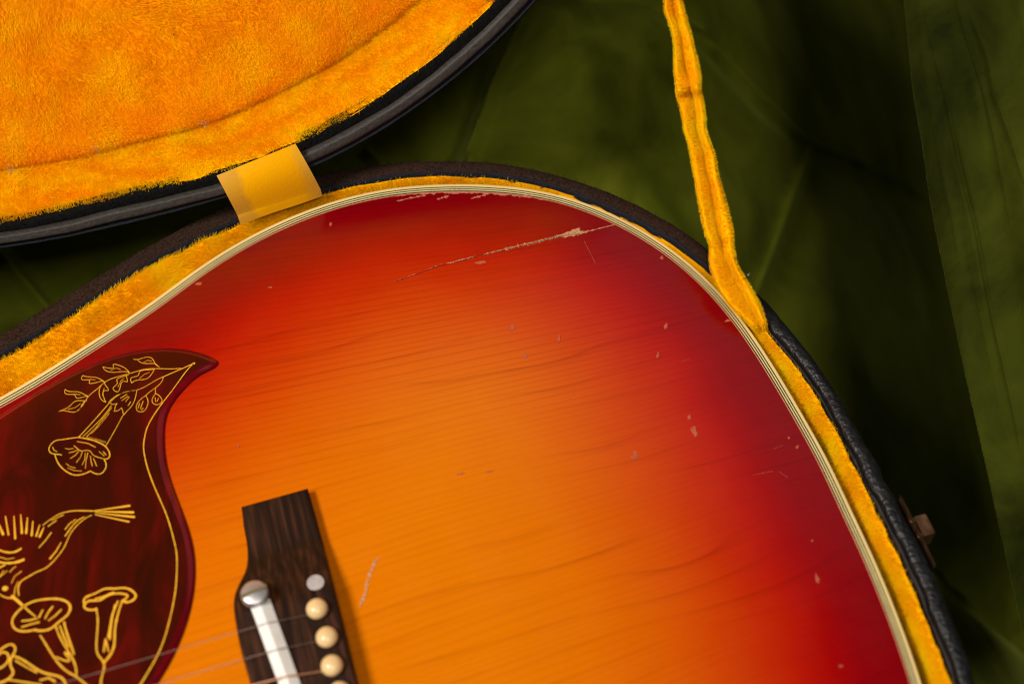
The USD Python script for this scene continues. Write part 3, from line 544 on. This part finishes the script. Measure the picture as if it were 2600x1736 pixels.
# ---- latch on the outside of the right wall
pa, pb = onz([(2277, 1258)], .002)[0], onz([(2367, 1438)], .002)[0]
nearw = spline(outer, 2400); wl = nearw[(np.abs(nearw[:, 1] - (pa[1] + pb[1]) / 2) < abs(pa[1] - pb[1]) / 2) & (nearw[:, 0] > 0.1)]
wl[:, 2] = 0
tw = norm(wl[-1] - wl[0]); ow = np.array([-tw[1], tw[0], 0])
if ow[0] < 0: ow = -ow
pl0 = wl + ow * .0008; pl1 = wl + ow * .0014
LP = obj('latch', face_out(sheet([pl0 + [0, 0, .002], pl1 + [0, 0, .0018], pl1 + [0, 0, -.03], pl0 + [0, 0, -.03]])), M['bronze_metal'], K, smooth=30, label='worn bronze latch on the outer wall')
def bar(a, b, w_, h_, name, mt, parent, rnd=.0007):
    a, b = np.asarray(a), np.asarray(b); L = np.linalg.norm(b - a)
    bx = trimesh.creation.box([L, w_, h_]).subdivide().subdivide()
    v = bx.vertices.copy(); half = np.array([L, w_, h_]) / 2; core = np.clip(v, -(half - rnd), half - rnd); v = core + norm(v - core) * rnd * (np.linalg.norm(v - core, axis=1, keepdims=True) > 0)
    x = norm(b - a); z = np.array([0, 0, 1.]); y = np.cross(z, x); mm = np.eye(4); mm[:3, 0], mm[:3, 1], mm[:3, 2], mm[:3, 3] = x, y, z, (a + b) / 2
    return obj(name, trimesh.Trimesh(v, bx.faces, process=False).apply_transform(mm), mt, parent, smooth=40)
c0 = onz([(2349, 1305)], -.001)[0]; c1 = onz([(2377, 1353)], -.001)[0]
mid = (c0 + c1) / 2; half = tw * (abs((c1 - c0) @ tw) / 2) * 1.05
wm = wl[len(wl) // 2]; reach = (mid - wm) @ ow
cen = wm + tw * ((mid - wm) @ tw)
A0, A1 = cen - half, cen + half
z_ = np.array([0, 0, -.005])
bar(A0 + ow * (reach - .0026) + z_, A1 + ow * (reach - .0026) + z_, .0052, .0095, 'latch_bar', M['bronze_metal'], LP)
for A in (A0 + tw * .0011, A1 - tw * .0011): bar(A + ow * .001 + z_, A + ow * (reach - .003) + z_, .0018, .0085, 'latch_arm', M['bronze_metal'], LP, .0005)

# ---- the lid
LR = norm(np.array([.955, .297, 0])); TH = math.radians(27)
LN = np.array([.297, -.955, 0]) * math.cos(TH) + np.array([0, 0, math.sin(TH)]); LN = norm(LN); LU = np.cross(LN, LR); LU = LU if LU[2] > 0 else -LU
LQ = onz([(640, 500)], .012)[0]
def lid3(a, b, d=0.): a, b = np.broadcast_arrays(np.asarray(a, float), np.asarray(b, float)); return LQ + a[..., None] * LR + b[..., None] * LU + np.asarray(d)[..., None] * LN
def lid2(px, d=0.):
    p = onplane(px, LQ + LN * d, LN) - LQ; return np.stack([p @ LR, p @ LU], 1)
DEPTH = .046
EXT = [(.172, .098), (.192, .145), (.198, .195), (.190, .25), (.165, .31), (.12, .355), (.05, .385), (-.05, .39), (-.15, .37), (-.26, .36), (-.38, .37)]
LOUT = [(0, 631), (60, 621), (200, 596), (300, 574), (400, 551), (500, 521), (600, 493), (700, 463), (790, 427), (900, 372), (1000, 314), (1100, 243), (1200, 163), (1290, 78), (1364, 0)]
LPL = [(0, 566), (100, 553), (200, 528), (300, 500), (400, 479), (500, 456), (560, 440), (640, 411), (750, 362), (850, 317), (944, 262), (1030, 203), (1110, 143), (1180, 85), (1240, 22), (1262, 0)]
LCR = [(0, 440), (60, 430), (150, 414), (250, 395), (340, 375), (430, 348), (520, 320), (600, 294), (700, 245), (800, 196), (900, 138), (980, 82), (1050, 25), (1080, 0)]
lo2, lp2, lc2 = lid2(LOUT), lid2(LPL), lid2(LCR, -DEPTH)
def closed_lid(c, inset):
    c = np.asarray(c); e = np.array(EXT); ctr = np.array([0., .2])
    ex = [p - inset * norm(np.array([p - ctr]))[0] for p in e[:8]] + [e[k] - np.array([0, inset]) for k in range(8, len(e))]
    left = np.array([[-.20, c[0, 1] + .013], [-.30, c[0, 1] + .004], [-.38, c[0, 1] + .006]])
    return np.vstack([left[::-1], c[::1], ex])
NL = 520
lo = spline(closed_lid(lo2, 0), NL, s=1e-6); lp = spline(closed_lid(lp2, .012), NL, s=1e-6); lc = spline(closed_lid(lc2, .016), NL, s=1e-6)
flo = spline(lo, 3000); lo_pair = flo[cKDTree(flo).query(lp)[1]]
flc = spline(lc, 3000); lc_pair = flc[cKDTree(flc).query(lp)[1]]
def strip(prof, A, B): return face_up(sheet([lid3((A + (B - A) * t_)[:, 0], (A + (B - A) * t_)[:, 1], np.full(NL, z)) for t_, z in prof]), LN)
LID = obj('lid', face_up(sheet([lid3(lo[:, 0], lo[:, 1], np.full(NL, -.001)), lid3(lo[:, 0], lo[:, 1], np.full(NL, -.05)), lid3(lo[:, 0] * .97, lo[:, 1] * .97 + .004, np.full(NL, -.062))])), M['tolex'], K, smooth=40, label='open lid leaning back with yellow plush inside')
cen2 = np.array([-.06, .19])
obj('lid_back', face_up(trimesh.Trimesh(*(lambda pg: (lid3(np.array(pg.vertices)[:, 0], np.array(pg.vertices)[:, 1], np.full(len(pg.vertices), -.0615)), pg.faces))(flat(Polygon(lo * .98 + [0, .003]).buffer(0), 0, 1e-5)), process=False), -LN), M['tolex'], LID)
obj('lid_rim_felt', wobble(strip([(-.12, -.004), (-.02, .0004), (.10, .0008), (.28, .0004), (.36, .0002)], lp, lo_pair), .0009, 140, 2), M['felt_black'], LID, smooth=True)
obj('lid_rim_bead', wobble(strip([(.34, -.0006), (.37, .0008), (.43, .0022), (.50, .0026), (.58, .0024), (.66, .0028), (.74, .0024), (.79, .0012), (.81, -.0004)], lp, lo_pair), .0008, 60, 4), M['bead_grey'], LID, smooth=True, label='grey brown bead running round the lid rim')
obj('lid_rim_welt', wobble(strip([(.79, -.0004), (.83, -.0002), (.86, .0010), (.91, .0018), (.96, .0012), (1., -.0012)], lp, lo_pair), .0006, 300, 6), M['trim_blueblack'], LID, smooth=True)
rows = []
for s in np.linspace(0, 1, 22):
    q = lp + (lc_pair - lp) * s; d = -DEPTH * s + .0035 * math.sin(min(1, s * 2.2) * math.pi) * (s < .46) + .004 * math.sin(s * math.pi)
    rows.append(lid3(q[:, 0], q[:, 1], np.full(NL, d)))
lw = sheet(rows); lw.vertices = lw.vertices + np.stack([meshkit.fbm(lw.vertices * 60, 3, s) - .5 for s in (21, 22, 23)], 1) * .003
lw = trimesh.Trimesh(lw.vertices, lw.faces, process=False)
if (lw.face_normals[(np.abs(lw.triangles_center - lid3(0., .02, -.02)).sum(1) < .05)] @ LU).sum() < 0: lw.invert()
LW = obj('lid_side_lining', lw, M['plush_cloth_gold'], LID, smooth=True)
def lean_lw(P, N): return np.broadcast_to(LN * .35 - LU * .35, P.shape)
nf += fur('plush_pile', lw, M['plush_fibre'], LW, 460, .0024, lean_lw, width=.00018, seed=3)
# panel at the bottom of the lid
pgl = Polygon(lc).buffer(.001)
gx, gy = np.meshgrid(np.arange(-.4, .22, .003), np.arange(-.02, .42, .003)); gp = np.stack([gx.ravel(), gy.ravel()], 1); gp = gp[shapely.contains_xy(pgl, gp[:, 0], gp[:, 1])]
ring = np.array(shapely.segmentize(pgl, .003).exterior.coords)[:-1]
V2 = np.vstack([ring, gp]); tr = Delaunay(V2).simplices; cc = V2[tr].mean(1); tr = tr[shapely.contains_xy(pgl, cc[:, 0], cc[:, 1])]
dl = cKDTree(spline(lc, 3000)).query(V2)[0]
puff = .007 * (1 - np.exp(-dl / .012)) - .0025 * np.exp(-(dl / .0022) ** 2)
pv = lid3(V2[:, 0], V2[:, 1], -DEPTH + puff + .006 * (meshkit.fbm(np.c_[V2 * 22, V2[:, :1] * 0], 3, 31) - .5))
pan = face_up(trimesh.Trimesh(pv, tr, process=False), LN)
PAN = obj('lid_panel', pan, M['plush_cloth'], LID, smooth=True, label='wide plush panel inside the lid')
def lean_p(P, N):
    k = meshkit.fbm(P * 26, 3, 41) - .5; k2 = meshkit.fbm(P * 26, 3, 42) - .5
    return (LR * (.15 + 2.2 * k)[:, None] + LU * (-.55 + 2.2 * k2)[:, None])
nf += fur('plush_pile', pan, M['plush_panel_fibre'], PAN, 480, .0014, lean_p, width=.00017, seed=4)

# ---- hinge tape between lid and lower half
tq = np.linspace(0, 1, 15)
topL, topR = onplane([(550, 446)], LQ + LN * .0045, LN)[0], onplane([(750, 365)], LQ + LN * .0045, LN)[0]
benL, benR = onz([(602, 545)], ZR + .0075)[0], onz([(813, 479)], ZR + .0075)[0]
botL, botR = onz([(610, 568)], ZR + .003)[0], onz([(817, 497)], ZR + .003)[0]
rows = []
for s in np.linspace(0, 1, 14):
    l = topL + (benL - topL) * s; r_ = topR + (benR - topR) * s
    row = l + (r_ - l) * tq[:, None]; row += (norm(LN + [0, 0, .6]) * .0026 * math.sin(s * math.pi)); rows.append(row)
for s in (.12, .3, .55, .8, 1.0):
    l = benL + (botL - benL) * s; r_ = benR + (botR - benR) * s; row = l + (r_ - l) * tq[:, None]
    row += np.array([0, 0, .0006]) * math.sin(s * math.pi); row += (np.sin(tq * 9 + 1) * .0003)[:, None] * np.array([.1, -.6, .2]) * s; rows.append(row)
tp = sheet(rows); tp = face_up(tp, LN + [0, 0, 1])
tb = tp.copy(); tb.vertices -= tp.vertex_normals * .0004; tb.invert()
tx_ = norm(topR - topL); tl_ = float(np.linalg.norm(topR - topL))
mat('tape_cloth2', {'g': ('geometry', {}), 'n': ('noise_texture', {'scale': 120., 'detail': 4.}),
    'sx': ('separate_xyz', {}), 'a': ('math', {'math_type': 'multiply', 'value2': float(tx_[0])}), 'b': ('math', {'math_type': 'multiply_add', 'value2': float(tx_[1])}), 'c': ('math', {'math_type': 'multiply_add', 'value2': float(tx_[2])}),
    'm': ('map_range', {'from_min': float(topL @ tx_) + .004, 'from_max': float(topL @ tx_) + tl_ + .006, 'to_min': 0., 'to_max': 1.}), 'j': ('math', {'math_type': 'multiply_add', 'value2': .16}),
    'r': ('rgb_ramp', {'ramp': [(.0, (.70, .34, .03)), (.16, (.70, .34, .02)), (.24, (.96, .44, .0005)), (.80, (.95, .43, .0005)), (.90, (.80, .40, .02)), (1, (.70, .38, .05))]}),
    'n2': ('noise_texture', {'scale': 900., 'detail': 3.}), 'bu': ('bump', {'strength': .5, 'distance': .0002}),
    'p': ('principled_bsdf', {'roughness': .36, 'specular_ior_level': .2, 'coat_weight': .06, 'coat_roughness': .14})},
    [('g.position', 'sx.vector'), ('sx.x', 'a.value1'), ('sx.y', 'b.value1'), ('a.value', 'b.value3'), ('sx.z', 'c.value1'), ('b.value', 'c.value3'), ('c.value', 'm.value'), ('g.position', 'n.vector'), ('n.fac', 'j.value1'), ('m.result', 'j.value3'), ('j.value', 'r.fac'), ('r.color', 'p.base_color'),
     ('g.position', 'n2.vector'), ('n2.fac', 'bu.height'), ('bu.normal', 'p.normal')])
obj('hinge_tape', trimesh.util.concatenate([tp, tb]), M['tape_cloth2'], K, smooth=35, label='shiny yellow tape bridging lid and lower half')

# ---- plush strap
SLF = [(1683.5, 0), (1706, 117), (1713, 174), (1709, 237), (1727, 286), (1747, 378), (1763, 485), (1781, 572), (1797, 612), (1799, 650), (1812, 710), (1838, 756), (1875, 800), (1905, 835), (1930, 872)]
SRT = [(1734.6, 0), (1757.6, 87), (1775.5, 148), (1786, 204), (1787, 232), (1793, 286), (1814, 368), (1825, 430), (1842, 495), (1862, 588), (1878, 669), (1914, 731), (1934, 775), (1950, 838), (1962, 878)]
SCR = [(1705, 0), (1722, 100), (1738, 160), (1752, 212), (1758, 245), (1765, 306), (1786, 400), (1804, 480), (1816, 570), (1832, 620), (1846, 665), (1877, 730), (1906, 785), (1930, 838), (1947, 876)]
base_t = (onz([(1910, 830)], .002)[0] - CAM) @ FW
NS = 150
def scurve(px, dt=0.):
    c2 = spline(np.c_[np.array(px), np.zeros(len(px))], NS, s=40)[:, :2]
    tdep = np.interp(c2[:, 1], [-200, 0, 825, 880], [.60, .602, base_t - .0015, base_t + .016]) + dt
    return atdepth(c2, tdep)
ext = lambda c: np.vstack([np.linspace(0, 1, 30)[:-1, None] * (c[0] - (lid3(.192, .135, .004) + (c[0] - scurve(SCR)[0]) * .7)) + (lid3(.192, .135, .004) + (c[0] - scurve(SCR)[0]) * .7), c])
SLp, SRp, SCp = ext(scurve(SLF)), ext(scurve(SRT)), ext(scurve(SCR, .0062))
_w = SRp - SLp; SLp = SLp + norm(_w) * .0010; SRp = SRp - norm(_w) * .0010
NS = len(SLp); view = norm(CAM - SCp)
lump = (meshkit.fbm(SCp * 60, 3, 51) - .5)[:, None]
rows = []
sv_ = view * (1 + 1.3 * lump); _y = proj(SCp)[:, 1:2]; pinch = np.exp(-((_y - 222) / 11) ** 2); dent = np.exp(-((_y - 252) / 16) ** 2) + .7 * np.exp(-((_y - 190) / 14) ** 2) + .8 * np.exp(-((_y - 622) / 18) ** 2)
for q in np.linspace(0, 1, 31):
    base_ = SLp + (SCp - SLp) * (q / .5) if q < .5 else SCp + (SRp - SCp) * ((q - .5) / .5)
    f = (q / .5) if q < .5 else (q - .5) / .5
    d = (.0030 if q < .5 else .0034) * math.sin(f * math.pi) ** .7 + .0034 * pinch * (1 if q < .5 else .7) - .0016 * dent
    rows.append(base_ + sv_ * d)
for q in np.linspace(1, 0, 9)[1:-1]:
    rows.append(SLp + (SRp - SLp) * q - view * .005 * math.sin(q * math.pi) ** .5)
st = face_out(sheet(rows + rows[:1])); st.vertices = st.vertices + np.stack([meshkit.fbm(st.vertices * 75, 2, s) - .5 for s in (61, 62, 63)], 1) * .0030
st = trimesh.Trimesh(st.vertices, st.faces, process=False)
_k = cKDTree(SCp).query(st.triangles_center)[1]; _d = ((st.triangles_center - SCp[_k]) * view[_k]).sum(1)
if (st.face_normals * view[_k]).sum(1)[_d > .003].mean() < 0: st = trimesh.Trimesh(st.vertices, st.faces[:, ::-1], process=False)
STP = obj('plush_strap', st, M['plush_cloth_gold'], K, smooth=True, label='folded yellow plush strap holding the lid open')
tdir = norm(SCp[-1] - SCp[40])
nf += fur('plush_pile', st, M['plush_fibre'], STP, 700, .0012, lambda P, N: np.broadcast_to(tdir * .4, P.shape), width=.00015, seed=6, only=lambda c: np.ones(len(c), bool))

# ================================================================== velvet
seams = [[(1780, 110), (1900, 240), (2050, 385), (2160, 420), (2360, 520), (2500, 600)], [(2050, 395), (1960, 640), (1900, 800)], [(925, 350), (1010, 440)], [(-60, 560), (10, 640), (140, 790)], [(2350, 1390), (2420, 1470), (2600, 1610)], [(1180, 60), (1500, 45), (1780, 110)], [(1180, 60), (900, 300)], [(1330, 130), (1250, 300), (1190, 470)]]
ZV = -.115
ob = outer[np.argmax(outer[:, 1]):]
def seat_fall(x, y):                  # the seat drops away to the right of the case
    x0 = np.interp(y, [ob[-1, 1], *ob[::-1][1:-1, 1], .12, .35], [ob[-1, 0] + .012, *(ob[::-1][1:-1, 0] + .012), .055, .075])
    x0 = np.maximum(x0, .055)
    u = np.clip(x - x0, 0, .32)
    return -1.5 * (u - .035 * (1 - np.exp(-u / .035)))
GXv, GYv = np.meshgrid(np.r_[np.arange(-.5, .36, .0022), np.arange(.36, 1.0, .006)], np.r_[np.arange(-.22, .42, .0022), np.arange(.42, 1.2, .006)]); gv = np.stack([GXv.ravel(), GYv.ravel()], 1)
def on_seat(px):
    p = onz(px, ZV)
    for _ in range(30): p = onz(px, .5 * p[:, 2] + .5 * (ZV + seat_fall(p[:, 0], p[:, 1])))
    return p[:, :2]
sp = np.vstack([(lambda q: np.concatenate([q[k] + (q[k + 1] - q[k]) * np.linspace(0, 1, 60)[:, None] for k in range(len(q) - 1)]))(on_seat(s)) for s in seams])
ds = cKDTree(sp).query(gv)[0]
z = ZV + .0065 * np.exp(-(ds / .0036) ** 2) - .014 * np.exp(-(ds / .022) ** 2) + .008 * (meshkit.fbm(np.c_[gv * 14, gv[:, :1] * 0], 3, 71) - .5)
fl = onz([(1330, 100), (1200, 440)], ZV)[:, :2]; fd = norm(fl[1] - fl[0]); fn = np.array([-fd[1], fd[0]]); fn = fn if fn[0] > 0 else -fn
tx = (gv - fl[0]) @ fn
_q = np.clip((tx + .022) / .026, 0, 1)
z += (.034 * _q * _q * (3 - 2 * _q) - .020 * np.clip(tx / .09, 0, 1) ** 2) * np.clip((gv[:, 1] - .09) / .05, 0, 1)
z += seat_fall(gv[:, 0], gv[:, 1])
seat = face_up(quad(np.c_[gv, z], grid_faces(GXv.shape[0], GXv.shape[1])))
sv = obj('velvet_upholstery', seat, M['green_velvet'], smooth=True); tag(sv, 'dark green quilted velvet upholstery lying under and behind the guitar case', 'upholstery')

velvet('seam_velvet', (.10, .115, .006), (.20, .215, .014), .5, 0.)
zt = cKDTree(gv)
for q in seams:
    a = on_seat(q); L_ = np.r_[0, np.cumsum(np.linalg.norm(np.diff(a, axis=0), axis=1))]; l2 = np.linspace(0, L_[-1], max(12, int(L_[-1] / .004)))
    p2 = np.stack([np.interp(l2, L_, a[:, k]) for k in (0, 1)], 1)
    zz = z[zt.query(p2)[1]]; zz = np.convolve(np.pad(zz, 3, 'edge'), np.ones(7) / 7, 'valid')
    obj('seam', tube(np.c_[p2, zz + .0010], .0016, 7), M['seam_velvet'], sv, smooth=True)

# drape standing at the right
ED = [(2262, -700), (2278, -300), (2294, 0), (2306, 115), (2317, 230), (2340, 364), (2356, 478), (2378, 600), (2414, 780), (2450, 950), (2495, 1150), (2540, 1350), (2590, 1570), (2640, 1780)]
NV, NW = 420, 300
e2 = spline(np.c_[np.array(ED), np.zeros(len(ED))], NV)[:, :2]
ww = np.r_[np.linspace(-.25, 1, NW), np.linspace(1.08, 3.2, 22)]; NW = len(ww)
creases = [([(2344, 10), (2370, 134), (2397, 245), (2420, 352), (2451, 486), (2478, 597), (2500, 720), (2545, 930), (2590, 1150)], 7, .0020), ([(2459, 38), (2486, 100), (2505, 153), (2520, 230), (2543, 298), (2566, 364), (2600, 470)], 8, .0030),
           ([(2420, -40), (2440, 60), (2475, 170), (2500, 260), (2530, 400), (2560, 560)], 12, .0016), ([(2330, -40), (2345, 200), (2385, 420), (2440, 700)], 16, .0012)]
vv = []
for k in range(NV):
    y = e2[k, 1]
    for w_ in ww:
        vv.append((e2[k, 0] + max(w_, 0) * 420, y - max(w_, 0) * 30, w_))
vv = np.array(vv)
tl = np.interp(vv[:, 1], [-700, -200, 1800], [.66, .645, .545]); tr_ = np.interp(vv[:, 1], [-700, -200, 1800], [.59, .575, .52])
wp = np.clip(vv[:, 2], 0, 1)
dep = tl + (tr_ - tl) * wp ** .8 + np.where(vv[:, 2] < 0, -vv[:, 2] * .25, 0)
fold = .024 * (meshkit.fbm(np.c_[(vv[:, 0] - vv[:, 1] * .16) / 120, vv[:, 1] / 480, vv[:, 0] * 0], 2, 81) - .5) * np.clip(wp * 6, 0, 1) - .02 * np.clip(vv[:, 2] - 1, 0, 3)
for ln, sig, amp in creases:
    l2 = np.array(ln, float) if len(ln) < 4 else spline(np.c_[np.array(ln, float), np.zeros(len(ln))], 4000)[:, :2]
    if len(ln) < 4: l2 = l2[0] + (l2[-1] - l2[0]) * np.linspace(0, 1, 50)[:, None]
    dd, ii = cKDTree(l2).query(vv[:, :2])
    sgn = np.sign(vv[:, 0] - l2[ii, 0]); fade = np.sin(np.clip(ii / (len(l2) - 1), 0, 1) * math.pi) ** .5
    fold -= amp * fade * (np.exp(-(dd / sig) ** 2) * .35 + np.exp(-dd / 34) / (1 + np.exp(-sgn * dd / 1.6)))
dv = atdepth(vv[:, :2], dep + fold)
dv[:, 0] -= np.where(vv[:, 2] < 0, vv[:, 2] * .12, 0) * 1.0 - np.where(vv[:, 2] < 0, (-vv[:, 2]) ** 2 * 0, 0)
dr = quad(dv, grid_faces(NV, NW)); dr = face_up(dr, (-1, -.5, .5))
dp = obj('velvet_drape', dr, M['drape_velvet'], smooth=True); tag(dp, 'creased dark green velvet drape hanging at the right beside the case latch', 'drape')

# ---- lint and specks
def tuft(px, depth_pt, mt, label, seed, size=.0022):
    size = size * .6
    r = np.random.default_rng(seed); parts = []
    for _ in range(7):
        a = depth_pt + r.normal(size=3) * size * .3; b = a + r.normal(size=3) * size; c = (a + b) / 2 + r.normal(size=3) * size * .5
        parts.append(tube(np.array([a, c, b]), .00010, 5))
    pth = obj('lint_tuft', trimesh.util.concatenate(parts), M[mt]); tag(pth, label, 'lint')
for (px, mt, lab, sd, sz, d) in (((28, 430), 'lint', 'pale lint caught in the lid seam at the left edge of the picture', 1, .0022, -.036), ((248, 384), 'lint', 'upright brown lint thread on the lid seam, left of the tape', 2, .0020, -.034), ((520, 315), 'lint', 'pale lint ball on the lid seam straight above the tape', 3, .0020, -.034), ((440, 88), 'dark_speck', 'tiny black speck high on the plush panel of the lid', 4, .0005, -.033)):
    tuft(px, onplane([px], LQ + LN * d, LN)[0], mt, lab, sd, sz)
tuft(None, onz([(1901, 698)], .0035)[0], 'white_speck', 'tiny white lint speck on the case rim right of the strap', 5, .0006)
